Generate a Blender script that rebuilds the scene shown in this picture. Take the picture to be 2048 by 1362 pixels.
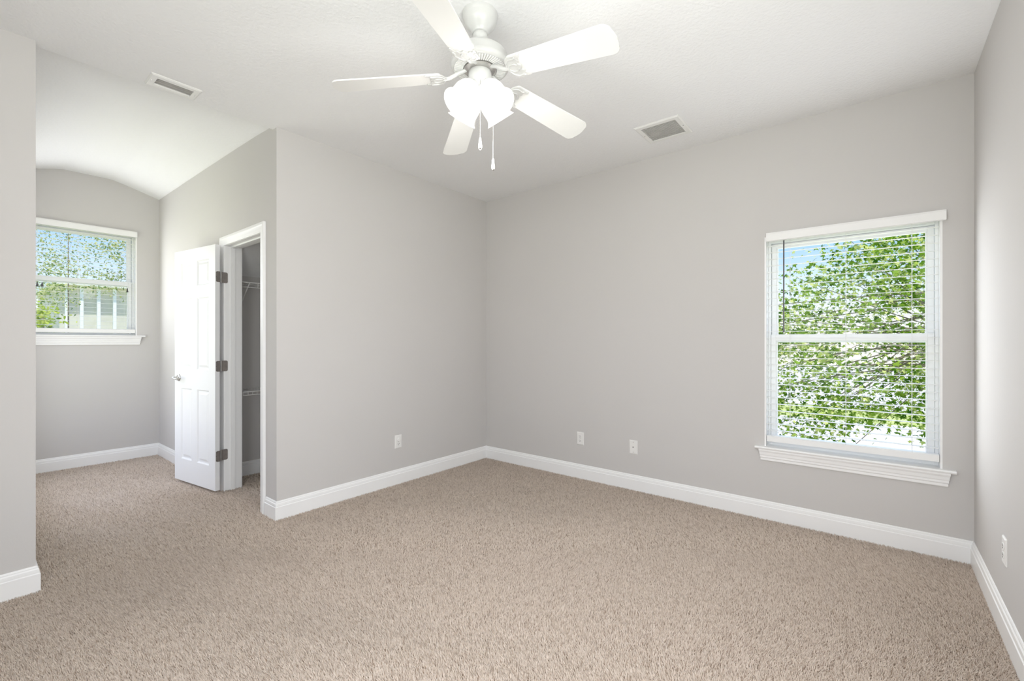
import bpy, math, random
import numpy as np
from mathutils import Vector, Matrix

# ------------------------------------------------------------------ clear
for o in list(bpy.data.objects):
    bpy.data.objects.remove(o)
SC = bpy.context.scene
COL = SC.collection
PI = math.pi

# ------------------------------------------------------------------ camera, view, sky, sun, daylight
CAM_H = 1.24
CAM_YAW = math.atan2(729, 900)                 # turned left of +Y
cam_data = bpy.data.cameras.new('camera')
cam_data.sensor_width = 36.0
cam_data.lens = 36.0 * 900.0 / 2048.0
cam_data.shift_y = 2.0 / 2048.0
cam_data.clip_start = 0.02
cam_data.clip_end = 400
cam = bpy.data.objects.new('camera', cam_data)
COL.objects.link(cam)
cam.location = (0, 0, CAM_H)
cam.rotation_euler = (PI / 2, 0, CAM_YAW)
SC.camera = cam

SC.view_settings.view_transform = 'Standard'
SC.view_settings.look = 'None'
SC.view_settings.gamma = 1.0
SC.view_settings.use_curve_mapping = False
SC.view_settings.exposure = 0.06
try:
    SC.cycles.use_denoising = True
    SC.cycles.max_bounces = 10
    SC.cycles.diffuse_bounces = 7
    SC.cycles.transparent_max_bounces = 24
    SC.cycles.sample_clamp_indirect = 6
except Exception:
    pass

world = bpy.data.worlds.new('sky')
SC.world = world
world.use_nodes = True
wn = world.node_tree.nodes
wl = world.node_tree.links
wn.clear()
w_out = wn.new('ShaderNodeOutputWorld')
w_bg = wn.new('ShaderNodeBackground')
w_tc = wn.new('ShaderNodeTexCoord')
w_sep = wn.new('ShaderNodeSeparateXYZ')
w_rmp = wn.new('ShaderNodeValToRGB')
wl.new(w_tc.outputs['Generated'], w_sep.inputs[0])
wl.new(w_sep.outputs['Z'], w_rmp.inputs[0])
wl.new(w_rmp.outputs[0], w_bg.inputs[0])
wl.new(w_bg.outputs[0], w_out.inputs[0])
w_bg.inputs[1].default_value = 1.25
cr = w_rmp.color_ramp
cr.elements[0].position = 0.0
cr.elements[0].color = (0.90, 0.86, 0.81, 1)
cr.elements[1].position = 0.6
cr.elements[1].color = (0.16, 0.36, 0.85, 1)
for pos, c in ((0.05, (0.82, 0.85, 0.90, 1)), (0.10, (0.66, 0.78, 0.96, 1)), (0.18, (0.38, 0.60, 0.95, 1))):
    e = cr.elements.new(pos)
    e.color = c


def light(name, kind, loc, rot, energy, color, size=None, size_y=None):
    ld = bpy.data.lights.new(name, kind)
    ld.energy = energy
    ld.color = color
    if kind == 'AREA':
        ld.shape = 'RECTANGLE'
        ld.size = size
        ld.size_y = size_y
    o = bpy.data.objects.new(name, ld)
    COL.objects.link(o)
    o.location = loc
    o.rotation_euler = rot
    return o


sun = light('sun', 'SUN', (10, 0, 20), Vector((-0.26, 0.05, -0.96)).to_track_quat('-Z', 'Y').to_euler(), 5.4, (1.0, 0.95, 0.86))
sun.data.angle = math.radians(0.6)
# daylight entering at the windows (two in view; rear, side and hidden ones added unseen as fill)
COOL = (0.965, 0.982, 1.0)
light('daylight_right_window', 'AREA', (-0.159, 3.545, 1.24), (-PI / 2, 0, 0), 11, COOL, 0.86, 1.4)
light('daylight_right_window_outside', 'AREA', (-0.159, 3.80, 1.30), (-PI / 2, 0, 0), 4, COOL, 0.86, 1.4)
light('daylight_nook_window', 'AREA', (-6.12, 0.766, 1.86), (0, -PI / 2, 0), 10.0, COOL, 1.05, 0.86)
light('fill_light_rear', 'AREA', (-0.60, -0.64, 1.45), (PI / 2, 0, 0), 42, COOL, 1.3, 1.8)
light('fill_light_side', 'AREA', (0.40, 0.50, 1.50), (0, PI / 2, 0), 37, COOL, 1.2, 1.6)
light('fill_light_nook', 'AREA', (-4.95, 0.27, 1.28), (PI / 2, 0, 0), 15, (1.0, 0.97, 0.94), 1.7, 1.9)

# ------------------------------------------------------------------ materials


def new_mat(name):
    m = bpy.data.materials.new(name)
    m.use_nodes = True
    nt = m.node_tree
    b = nt.nodes['Principled BSDF']
    return m, nt, b


def plain(name, col, rough=0.5, metal=0.0, spec=0.5, bump=None, var=None):
    """bump=(scale, strength, distance), var=(scale, amount) soft tonal variation of the stuff itself"""
    m, nt, b = new_mat(name)
    b.inputs['Base Color'].default_value = (*col, 1)
    b.inputs['Roughness'].default_value = rough
    b.inputs['Metallic'].default_value = metal
    b.inputs['Specular IOR Level'].default_value = spec
    tc = nt.nodes.new('ShaderNodeTexCoord')
    if var:
        n = nt.nodes.new('ShaderNodeTexNoise')
        n.inputs['Scale'].default_value = var[0]
        n.inputs['Detail'].default_value = 4
        nt.links.new(tc.outputs['Object'], n.inputs['Vector'])
        r = nt.nodes.new('ShaderNodeValToRGB')
        a = var[1]
        r.color_ramp.elements[0].position = 0.3
        r.color_ramp.elements[1].position = 0.7
        r.color_ramp.elements[0].color = (*[c * (1 - a) for c in col], 1)
        r.color_ramp.elements[1].color = (*[min(1, c * (1 + a)) for c in col], 1)
        nt.links.new(n.outputs['Fac'], r.inputs[0])
        nt.links.new(r.outputs[0], b.inputs['Base Color'])
    if bump:
        n = nt.nodes.new('ShaderNodeTexNoise')
        n.inputs['Scale'].default_value = bump[0]
        n.inputs['Detail'].default_value = 3
        n.inputs['Roughness'].default_value = 0.55
        nt.links.new(tc.outputs['Object'], n.inputs['Vector'])
        bp = nt.nodes.new('ShaderNodeBump')
        bp.inputs['Strength'].default_value = bump[1]
        bp.inputs['Distance'].default_value = bump[2]
        nt.links.new(n.outputs['Fac'], bp.inputs['Height'])
        nt.links.new(bp.outputs[0], b.inputs['Normal'])
    return m


M = {}
M['wall'] = plain('wall_paint', (0.588, 0.572, 0.558), 0.85, spec=0.2, bump=(140, 0.10, 0.002), var=(0.9, 0.012))
M['ceiling'] = plain('ceiling_texture', (0.835, 0.838, 0.84), 0.95, spec=0.1, bump=(60, 0.5, 0.006))
M['trim'] = plain('trim_paint', (0.87, 0.87, 0.865), 0.35, spec=0.4, var=(3, 0.008))
M['door'] = plain('door_paint', (0.81, 0.815, 0.82), 0.38, spec=0.4, bump=(60, 0.05, 0.001))
M['vinyl'] = plain('white_vinyl', (0.85, 0.86, 0.86), 0.35, spec=0.4, var=(4, 0.01))
M['blind'] = plain('blind_vinyl', (0.84, 0.84, 0.83), 0.4, spec=0.4, var=(5, 0.01))
M['cord'] = plain('blind_cord', (0.80, 0.80, 0.78), 0.7, var=(30, 0.02))
M['smoke'] = plain('smoked_plastic', (0.075, 0.072, 0.075), 0.3, var=(20, 0.05))
M['fan'] = plain('fan_enamel', (0.60, 0.60, 0.585), 0.28, spec=0.5, var=(6, 0.01))  # white enamel greyed: the body's shade is put into the colour
M['blade'] = plain('fan_blade', (0.76, 0.76, 0.735), 0.4, spec=0.4, var=(5, 0.012))
M['plate'] = plain('outlet_plastic', (0.80, 0.79, 0.77), 0.35, spec=0.4, var=(20, 0.01))
M['slot'] = plain('outlet_slot', (0.05, 0.045, 0.04), 0.6, var=(50, 0.05))
M['hinge'] = plain('hinge_bronze', (0.23, 0.205, 0.19), 0.5, metal=0.4, var=(40, 0.1))
M['pin'] = plain('hinge_pin', (0.42, 0.40, 0.38), 0.35, metal=0.8, var=(40, 0.06))
M['nickel'] = plain('satin_nickel', (0.55, 0.54, 0.52), 0.25, metal=1.0, var=(30, 0.04))
M['wire'] = plain('coated_wire', (0.80, 0.80, 0.79), 0.4, var=(20, 0.02))
M['vent'] = plain('vent_enamel', (0.80, 0.80, 0.78), 0.3, spec=0.5, var=(10, 0.01))
M['ventgrey'] = plain('vent_shadow_grey', (0.50, 0.50, 0.49), 0.7, var=(15, 0.04))
M['duct'] = plain('duct_inside', (0.60, 0.585, 0.565), 0.8, var=(15, 0.1))
M['bark'] = plain('tree_bark', (0.30, 0.24, 0.18), 0.9, bump=(18, 0.6, 0.03), var=(6, 0.3))
M['lawn'] = plain('lawn_grass', (0.40, 0.44, 0.14), 0.95, bump=(12, 0.5, 0.05), var=(0.8, 0.25))
M['street'] = plain('pale_concrete', (0.58, 0.54, 0.52), 0.9, bump=(10, 0.2, 0.01), var=(0.6, 0.06))
M['stucco'] = plain('house_stucco', (0.80, 0.74, 0.69), 0.9, bump=(14, 0.3, 0.02), var=(0.7, 0.05))
M['siding'] = plain('house_siding', (0.72, 0.68, 0.61), 0.85, bump=(8, 0.2, 0.02), var=(1.5, 0.10))
M['roofing'] = plain('roof_shingle', (0.66, 0.61, 0.57), 0.95, bump=(20, 0.5, 0.02), var=(2.5, 0.2))
M['hwhite'] = plain('house_white', (0.90, 0.90, 0.92), 0.6, var=(2, 0.02))
M['hglass'] = plain('house_window_glass', (0.16, 0.19, 0.22), 0.1, spec=0.8, var=(1, 0.1))


def carpet_mat():
    m, nt, b = new_mat('carpet_yarn')
    b.inputs['Roughness'].default_value = 1.0
    b.inputs['Specular IOR Level'].default_value = 0.05
    b.inputs['Sheen Weight'].default_value = 0.15
    geo = nt.nodes.new('ShaderNodeNewGeometry')
    r1 = nt.nodes.new('ShaderNodeValToRGB')            # heathered yarn: each tuft its own tone
    r1.color_ramp.elements[0].position = 0.0
    r1.color_ramp.elements[0].color = (0.36, 0.27, 0.205, 1)
    r1.color_ramp.elements[1].position = 1.0
    r1.color_ramp.elements[1].color = (0.80, 0.695, 0.605, 1)
    e = r1.color_ramp.elements.new(0.25)
    e.color = (0.635, 0.525, 0.435, 1)
    nt.links.new(geo.outputs['Random Per Island'], r1.inputs[0])
    nt.links.new(r1.outputs[0], b.inputs['Base Color'])
    return m


M['carpet'] = carpet_mat()
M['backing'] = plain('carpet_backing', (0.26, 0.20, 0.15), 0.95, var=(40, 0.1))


def glass_mat():
    m = bpy.data.materials.new('window_glass')
    m.use_nodes = True
    nt = m.node_tree
    nt.nodes.clear()
    out = nt.nodes.new('ShaderNodeOutputMaterial')
    t = nt.nodes.new('ShaderNodeBsdfTransparent')
    t.inputs[0].default_value = (0.97, 0.985, 0.98, 1)
    g = nt.nodes.new('ShaderNodeBsdfGlossy')
    g.inputs['Roughness'].default_value = 0.02
    mix = nt.nodes.new('ShaderNodeMixShader')
    mix.inputs[0].default_value = 0.004
    nt.links.new(t.outputs[0], mix.inputs[1])
    nt.links.new(g.outputs[0], mix.inputs[2])
    nt.links.new(mix.outputs[0], out.inputs[0])
    return m


M['glass'] = glass_mat()


def lit_glass():
    m, nt, b = new_mat('frosted_lit_glass')
    b.inputs['Base Color'].default_value = (0.74, 0.73, 0.71, 1)
    b.inputs['Roughness'].default_value = 0.5
    b.inputs['Emission Color'].default_value = (1.0, 0.985, 0.96, 1)
    b.inputs['Emission Strength'].default_value = 0.55
    return m


M['shade'] = lit_glass()


def bulb_mat():
    m, nt, b = new_mat('lit_bulb')
    b.inputs['Emission Color'].default_value = (1.0, 0.97, 0.92, 1)
    b.inputs['Emission Strength'].default_value = 14
    return m


M['bulb'] = bulb_mat()


def leaf_mat(name, c1, c2, c3):
    m = bpy.data.materials.new(name)
    m.use_nodes = True
    nt = m.node_tree
    nt.nodes.clear()
    out = nt.nodes.new('ShaderNodeOutputMaterial')
    geo = nt.nodes.new('ShaderNodeNewGeometry')
    r = nt.nodes.new('ShaderNodeValToRGB')
    r.color_ramp.elements[0].color = (*c1, 1)
    r.color_ramp.elements[1].color = (*c3, 1)
    e = r.color_ramp.elements.new(0.55)
    e.color = (*c2, 1)
    nt.links.new(geo.outputs['Random Per Island'], r.inputs[0])
    d = nt.nodes.new('ShaderNodeBsdfDiffuse')
    t = nt.nodes.new('ShaderNodeBsdfTranslucent')
    mix = nt.nodes.new('ShaderNodeMixShader')
    mix.inputs[0].default_value = 0.5
    for s in (d, t):
        nt.links.new(r.outputs[0], s.inputs[0])
    nt.links.new(d.outputs[0], mix.inputs[1])
    nt.links.new(t.outputs[0], mix.inputs[2])
    nt.links.new(mix.outputs[0], out.inputs[0])
    return m


M['maple'] = leaf_mat('maple_leaves', (0.045, 0.15, 0.01), (0.29, 0.46, 0.045), (0.92, 0.90, 0.38))
M['leafpale'] = leaf_mat('pale_leaves', (0.16, 0.25, 0.10), (0.40, 0.46, 0.19), (0.72, 0.68, 0.36))
M['leafbush'] = leaf_mat('bush_leaves', (0.12, 0.22, 0.03), (0.42, 0.52, 0.08), (0.66, 0.68, 0.18))

# ------------------------------------------------------------------ mesh builder


class MB:
    def __init__(self):
        self.v = []
        self.f = []

    def add(self, vs, fs):
        n = len(self.v)
        self.v += [tuple(p) for p in vs]
        self.f += [tuple(i + n for i in f) for f in fs]
        return self

    def box(self, x0, x1, y0, y1, z0, z1):
        vs = [(x, y, z) for x in (x0, x1) for y in (y0, y1) for z in (z0, z1)]
        fs = [(0, 1, 3, 2), (4, 6, 7, 5), (0, 4, 5, 1), (2, 3, 7, 6), (0, 2, 6, 4), (1, 5, 7, 3)]
        return self.add(vs, fs)

    def prism(self, poly, axis, a, b, place=None):
        """extrude a 2-D polygon along an axis; axis 'x': poly=(y,z); 'y': (x,z); 'z': (x,y)"""
        def pt(p, t):
            return {'x': (t, p[0], p[1]), 'y': (p[0], t, p[1]), 'z': (p[0], p[1], t)}[axis]
        n = len(poly)
        vs = [pt(p, a) for p in poly] + [pt(p, b) for p in poly]
        if place:
            vs = [place(p) for p in vs]
        fs = [tuple(range(n)), tuple(range(2 * n - 1, n - 1, -1))]
        fs += [(i, i + n, (i + 1) % n + n, (i + 1) % n) for i in range(n)]
        return self.add(vs, fs)

    def lathe(self, prof, n=32, mat=None, cap=True):
        """revolve (r, z) about local z, optional 4x4 matrix"""
        vs = []
        for r, z in prof:
            for k in range(n):
                t = 2 * PI * k / n
                vs.append((r * math.cos(t), r * math.sin(t), z))
        fs = []
        for i in range(len(prof) - 1):
            for k in range(n):
                k2 = (k + 1) % n
                fs.append((i * n + k, i * n + k2, (i + 1) * n + k2, (i + 1) * n + k))
        if cap:
            fs.append(tuple(range(n - 1, -1, -1)))
            m = (len(prof) - 1) * n
            fs.append(tuple(m + k for k in range(n)))
        if mat is not None:
            vs = [tuple(mat @ Vector(p)) for p in vs]
        return self.add(vs, fs)

    def tube(self, pts, r, n=8, r2=None):
        pts = [Vector(p) for p in pts]
        vs = []
        m = len(pts)
        for i, p in enumerate(pts):
            d = (pts[min(i + 1, m - 1)] - pts[max(i - 1, 0)]).normalized()
            u = d.cross(Vector((0, 0, 1)))
            if u.length < 1e-3:
                u = d.cross(Vector((1, 0, 0)))
            u.normalize()
            w = d.cross(u)
            rr = r if r2 is None else r + (r2 - r) * i / max(1, m - 1)
            for k in range(n):
                t = 2 * PI * k / n
                vs.append(tuple(p + u * (rr * math.cos(t)) + w * (rr * math.sin(t))))
        fs = []
        for i in range(m - 1):
            for k in range(n):
                k2 = (k + 1) % n
                fs.append((i * n + k, i * n + k2, (i + 1) * n + k2, (i + 1) * n + k))
        fs.append(tuple(range(n - 1, -1, -1)))
        fs.append(tuple((m - 1) * n + k for k in range(n)))
        return self.add(vs, fs)

    def sphere(self, c, r, n=12, sz=1.0):
        prof = []
        k = n // 2
        for i in range(k + 1):
            a = -PI / 2 + PI * i / k
            prof.append((max(1e-4, r * math.cos(a)), r * math.sin(a) * sz))
        return self.lathe(prof, n, Matrix.Translation(c))

    def build(self, name, mat, parent=None, smooth=None, bevel=0.0):
        me = bpy.data.meshes.new(name)
        me.from_pydata(self.v, [], self.f)
        me.update()
        o = bpy.data.objects.new(name, me)
        COL.objects.link(o)
        me.materials.append(mat)
        import bmesh
        bm = bmesh.new()
        bm.from_mesh(me)
        bmesh.ops.recalc_face_normals(bm, faces=bm.faces)
        bm.to_mesh(me)
        bm.free()
        if smooth is not None:
            me.shade_smooth() if hasattr(me, 'shade_smooth') else None
            try:
                me.set_sharp_from_angle(angle=math.radians(smooth))
            except Exception:
                pass
        if bevel:
            bv = o.modifiers.new('soft_edges', 'BEVEL')
            bv.width = bevel
            bv.segments = 2
            bv.limit_method = 'ANGLE'
            bv.angle_limit = math.radians(40)
        if parent is not None:
            o.parent = parent
        return o


def tag(o, label=None, cat=None, group=None, kind=None):
    if label:
        o['label'] = label
    if cat:
        o['category'] = cat
    if group:
        o['group'] = group
    if kind:
        o['kind'] = kind
    return o


def empty(name, loc=(0, 0, 0), rz=0.0):
    o = bpy.data.objects.new(name, None)
    COL.objects.link(o)
    o.empty_display_size = 0.1
    o.location = loc
    o.rotation_euler = (0, 0, rz)
    return o


def struct(o, label, cat):
    return tag(o, label, cat, kind='structure')


def copy_tree(o, parent=None):
    c = o.copy()
    COL.objects.link(c)
    c.parent = parent
    for ch in list(o.children):
        copy_tree(ch, c)
    return c


# ------------------------------------------------------------------ room dimensions (metres, camera above the origin)
XP = -3.271      # partition and left wall faces
XR = 0.426       # right wall face
YB = 3.594       # wall with the large window
YR = -0.62       # wall behind the camera
YN = 1.414       # closet wall face (nook's right side)
YL = 0.25        # nook's left side
XE = -6.18       # end wall of the nook
ZC = 2.745       # ceiling
T = 0.12
XC = -4.585      # closet's side wall face
DO0, DO1, DOZ = -4.251, -3.505, 2.055      # closet doorway
W1 = dict(c=-0.159, z0=0.485, z1=1.975, hw=0.456)
W2 = dict(c=0.766, z0=1.287, z1=2.395, hw=0.456)
W3 = dict(c=-0.60, z0=0.53, z1=2.36, hw=0.66)
W4 = dict(c=0.50, z0=0.88, z1=2.12, hw=0.81)
W5 = dict(c=-4.95, z0=0.30, z1=2.28, hw=0.86)

# ------------------------------------------------------------------ walls, floor, ceiling
FZ = -0.024
b = MB().box(-6.4, XR + T, YR - T, YB + 0.15, FZ - 0.15, FZ)
struct(b.build('floor', M['street']), 'bare floor slab under the beige carpet', 'floor')


def wall_with_hole(axis, f0, f1, a0, a1, z0, z1, hole):
    """wall slab between faces f0,f1 on one axis, spanning a0..a1 on the other, with a rectangular hole"""
    m = MB()
    h0, h1, hz0, hz1 = hole

    def bx(p0, p1, q0, q1):
        if p1 - p0 < 1e-6 or q1 - q0 < 1e-6:
            return
        if axis == 'y':
            m.box(p0, p1, f0, f1, q0, q1)
        else:
            m.box(f0, f1, p0, p1, q0, q1)
    bx(a0, h0, z0, z1)
    bx(h1, a1, z0, z1)
    bx(h0, h1, z0, hz0)
    bx(h0, h1, hz1, z1)
    return m


def hole(w):
    return (w['c'] - w['hw'] - 0.0, w['c'] + w['hw'] + 0.0, w['z0'], w['z1'])


struct(wall_with_hole('y', YB, YB + 0.15, -4.70, XR, FZ, 2.86, hole(W1)).build('wall_back', M['wall']),
       'grey wall around the large window with maple leaves outside', 'wall')
struct(wall_with_hole('x', XR, XR + T, YR - T, YB + 0.15, FZ, 2.86, hole(W4)).build('wall_right', M['wall']),
       'bright grey wall along the right edge of the picture', 'wall')
struct(wall_with_hole('y', YR - T, YR, XP - T, XR, FZ, 2.86, hole(W3)).build('wall_rear', M['wall']),
       'grey wall behind the camera', 'wall')
struct(MB().box(XP - T, XP, YN + 0.123, YB, FZ, ZC).build('wall_partition', M['wall']),
       'plain grey wall between the closet corner and the far room corner', 'wall')
struct(wall_with_hole('y', YN, YN + 0.123, XE, XP, FZ, 2.86, (DO0, DO1, FZ, DOZ)).build('wall_closet', M['wall']),
       'grey nook wall holding the closet doorway', 'wall')
struct(MB().box(XP - T, XP, YR, YL, FZ, ZC).build('wall_left', M['wall']),
       'grey wall end along the left edge of the picture', 'wall')
struct(wall_with_hole('y', YL - T, YL, XE, XP - T, FZ, 2.86, hole(W5)).build('wall_nook', M['wall']),
       'hidden left side wall of the vaulted nook', 'wall')
struct(wall_with_hole('x', XE - 0.15, XE, YL - T, YN + 0.123, FZ, 3.02, hole(W2)).build('wall_end', M['wall']),
       'end wall of the vaulted nook under the arched ceiling', 'wall')
struct(MB().box(XC - T, XC, YN + 0.123, YB, FZ, 2.75).build('wall_inner', M['wall']),
       'unlit side wall inside the closet behind the wire shelves', 'wall')

XV = -3.33       # where the flat ceiling ends and the vault begins
struct(MB().box(XV, XR + T, YR - T, YB + 0.15, ZC, ZC + 0.22).build('ceiling', M['ceiling']),
       'flat white textured ceiling over the main room', 'ceiling')


def vault():
    m = MB()
    c = (YL + YN) / 2
    hw = (YN - YL) / 2
    prof = []
    for k in range(-24, 25):
        t = k / 24
        a = abs(t)
        # straight slopes off the walls rolling into a flat crown
        z = 2.924 - 0.116 * max(0.0, (a - 0.30) / 0.70) ** 1.12
        prof.append((c + t * hw, z))
    prof = [(YL - 0.10, prof[0][1])] + prof + [(YN + 0.10, prof[-1][1])]
    n = len(prof)
    xs = [XV, -3.6, -4.0, -4.6, -5.2, -5.7, XE]
    off = [-0.040, -0.028, -0.02, -0.012, -0.006, -0.002, 0.0]
    vs, fs = [], []
    for top in (0, 1):
        for x, d in zip(xs, off):
            vs += [(x, p[0], (p[1] + d) if not top else 3.06) for p in prof]
    L = len(xs)
    for top in (0, 1):
        o = top * L * n
        for i in range(L - 1):
            for j in range(n - 1):
                fs.append((o + i * n + j, o + i * n + j + 1, o + (i + 1) * n + j + 1, o + (i + 1) * n + j))
    o = L * n
    for i in range(L - 1):
        for j in (0, n - 1):
            fs.append((i * n + j, (i + 1) * n + j, o + (i + 1) * n + j, o + i * n + j))
    for i in (0, L - 1):
        for j in range(n - 1):
            fs.append((i * n + j, i * n + j + 1, o + i * n + j + 1, o + i * n + j))
    m.add(vs, fs)
    return m


struct(vault().build('ceiling_nook', M['ceiling'], smooth=30), 'white vaulted ceiling arching over the nook', 'ceiling')
# closet ceiling slopes up under the roof
b = MB().prism([(XC, 1.85), (XP - T, 2.70), (XP - T, 2.86), (XC, 2.86)], 'y', YN + 0.123, YB)
struct(b.build('ceiling_closet', M['ceiling']), 'sloping textured ceiling inside the dark closet', 'ceiling')

# ------------------------------------------------------------------ carpet: a real pile of tufts


def carpet():
    """cut pile: every tuft is a small leaning tapered strand standing on the backing"""
    rng = np.random.default_rng(5)
    fwd = np.array([-math.sin(CAM_YAW), math.cos(CAM_YAW)])

    # slow field: which way the nap was last brushed
    waves = [(rng.normal(size=2) * k, rng.random() * 6.28, rng.normal(size=2) / k ** 0.5) for k in (1.1, 1.7, 2.6, 3.6, 5.0, 7.0)]

    def nap(p):
        out = np.zeros_like(p)
        for kv, ph, amp in waves:
            out += np.sin(p @ kv + ph)[:, None] * amp[None, :]
        return out

    def patch(x0, x1, y0, y1, s, d0=None, d1=None):
        xs = np.arange(x0 + s * 0.5, x1, s)
        ys = np.arange(y0 + s * 0.5, y1, s)
        X, Y = np.meshgrid(xs, ys, indexing='ij')
        P = np.stack([X.ravel(), Y.ravel()], -1)
        P += (rng.random(P.shape) - 0.5) * s * 0.9
        if d0 is not None:
            d = P @ fwd
            P = P[(d >= d0) & (d < d1)]
        P = P[rng.random(len(P)) > 0.06]
        P[:, 0] = np.clip(P[:, 0], x0 + 0.002, x1 - 0.002)
        P[:, 1] = np.clip(P[:, 1], y0 + 0.002, y1 - 0.002)
        n = len(P)
        h = -0.0005 - 0.0080 * rng.random(n) ** 1.5
        lean = nap(P) * 0.0040 + rng.normal(size=(n, 2)) * 0.0046
        r = s * (0.50 + 0.28 * rng.random(n))
        a0 = rng.random(n) * 6.28
        V = np.zeros((n, 4, 3))
        for k in range(3):
            t = a0 + k * 2 * PI / 3
            V[:, k, 0] = P[:, 0] + r * np.cos(t)
            V[:, k, 1] = P[:, 1] + r * np.sin(t)
            V[:, k, 2] = -0.0185
        V[:, 3, :2] = P + lean
        V[:, 3, 2] = h
        lo, hi = np.array([x0, y0]), np.array([x1, y1])
        V[:, :, :2] = np.clip(V[:, :, :2], lo, hi)
        return V
    room = (XP, XR, YR, YB)
    nook = (XE, XP, YL, YN)
    V = np.concatenate([patch(*room, 0.0095, -9, 1.25), patch(*room, 0.0048, 1.25, 2.7), patch(*room, 0.0062, 2.7, 9),
                        patch(*nook, 0.0066), patch(DO0 + 0.016, DO1 - 0.016, YN, YN + 0.123, 0.0066), patch(XC, XP - T, YN + 0.123, YB, 0.010)])
    n = len(V)
    V = V.reshape(-1, 3)
    b = (np.arange(n) * 4)[:, None]
    Fc = np.concatenate([b, b + 1, b + 3, b + 1, b + 2, b + 3, b + 2, b, b + 3], 1).reshape(-1, 3)
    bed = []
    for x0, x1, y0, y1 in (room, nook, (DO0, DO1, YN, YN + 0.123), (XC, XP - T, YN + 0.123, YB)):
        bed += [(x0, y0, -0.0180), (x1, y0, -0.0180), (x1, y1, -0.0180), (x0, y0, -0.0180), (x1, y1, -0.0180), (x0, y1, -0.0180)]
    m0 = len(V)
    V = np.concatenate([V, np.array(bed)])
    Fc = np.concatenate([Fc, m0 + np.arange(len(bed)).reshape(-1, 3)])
    me = bpy.data.meshes.new('carpet')
    me.vertices.add(len(V))
    me.vertices.foreach_set('co', V.ravel())
    me.loops.add(Fc.size)
    me.loops.foreach_set('vertex_index', Fc.ravel().astype(np.int32))
    me.polygons.add(len(Fc))
    me.polygons.foreach_set('loop_start', np.arange(0, Fc.size, 3, dtype=np.int32))
    me.polygons.foreach_set('use_smooth', np.ones(len(Fc), dtype=bool))
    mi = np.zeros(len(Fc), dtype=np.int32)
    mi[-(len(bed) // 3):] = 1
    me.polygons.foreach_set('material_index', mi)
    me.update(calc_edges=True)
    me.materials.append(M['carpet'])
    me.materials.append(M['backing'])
    o = bpy.data.objects.new('carpet', me)
    COL.objects.link(o)
    tag(o, 'beige cut pile carpet covering the whole floor', 'carpet', kind='stuff')


carpet()

# ------------------------------------------------------------------ baseboards (mitred at the corners)
BP = [(0, -0.018), (0.016, -0.018), (0.016, 0.082), (0.0125, 0.086), (0.0125, 0.094), (0.0115, 0.104), (0.007, 0.110),
      (0.007, 0.115), (0.004, 0.121), (0, 0.122)]


def sweep_base(path, names, labels):
    """path: 2-D points, the room on the right-hand side while walking; one object per segment"""
    P = [Vector(p) for p in path]
    segn = []
    for i in range(len(P) - 1):
        d = (P[i + 1] - P[i]).normalized()
        segn.append(Vector((d.y, -d.x)))
    for i in range(len(P) - 1):
        vs = []
        for end, j in ((0, i), (1, i + 1)):
            na = segn[j - 1] if j > 0 else segn[i]
            nb = segn[j] if j < len(segn) else segn[i]
            mi = (na + nb) / (1 + na.dot(nb))
            for d, z in BP:
                q = P[j] + mi * d
                vs.append((q.x, q.y, z - 0.004))
        n = len(BP)
        fs = [tuple(range(n)), tuple(range(2 * n - 1, n - 1, -1))]
        fs += [(k, k + n, (k + 1) % n + n, (k + 1) % n) for k in range(n)]
        if names[i]:
            struct(MB().add(vs, fs).build(names[i], M['trim']), labels[i], 'baseboard')


sweep_base([(-3.434, YN), (XP, YN), (XP, YB), (XR, YB), (XR, YR)],
           ['baseboard_closet', 'baseboard_partition', 'baseboard_back', 'baseboard_right'],
           ['short white baseboard piece between the doorway casing and the wall corner',
            'white baseboard along the plain wall left of the far corner',
            'white baseboard running below the large window',
            'white baseboard along the right wall'])
sweep_base([(XP, YR), (XP, YL), (XE, YL), (XE, YN), (-4.318, YN)],
           ['baseboard_left', 'baseboard_hidden', 'baseboard_end', 'baseboard_nook'],
           ['white baseboard at the foot of the wall on the left edge',
            'white baseboard on the hidden left side of the nook',
            'white baseboard below the nook window',
            'white baseboard on the nook wall behind the open door'])
sweep_base([(XC, YN + 0.123), (XC, YB), (XP - T, YB)], ['baseboard_inner', None], ['white baseboard inside the dark closet', None])

# ------------------------------------------------------------------ windows


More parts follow.
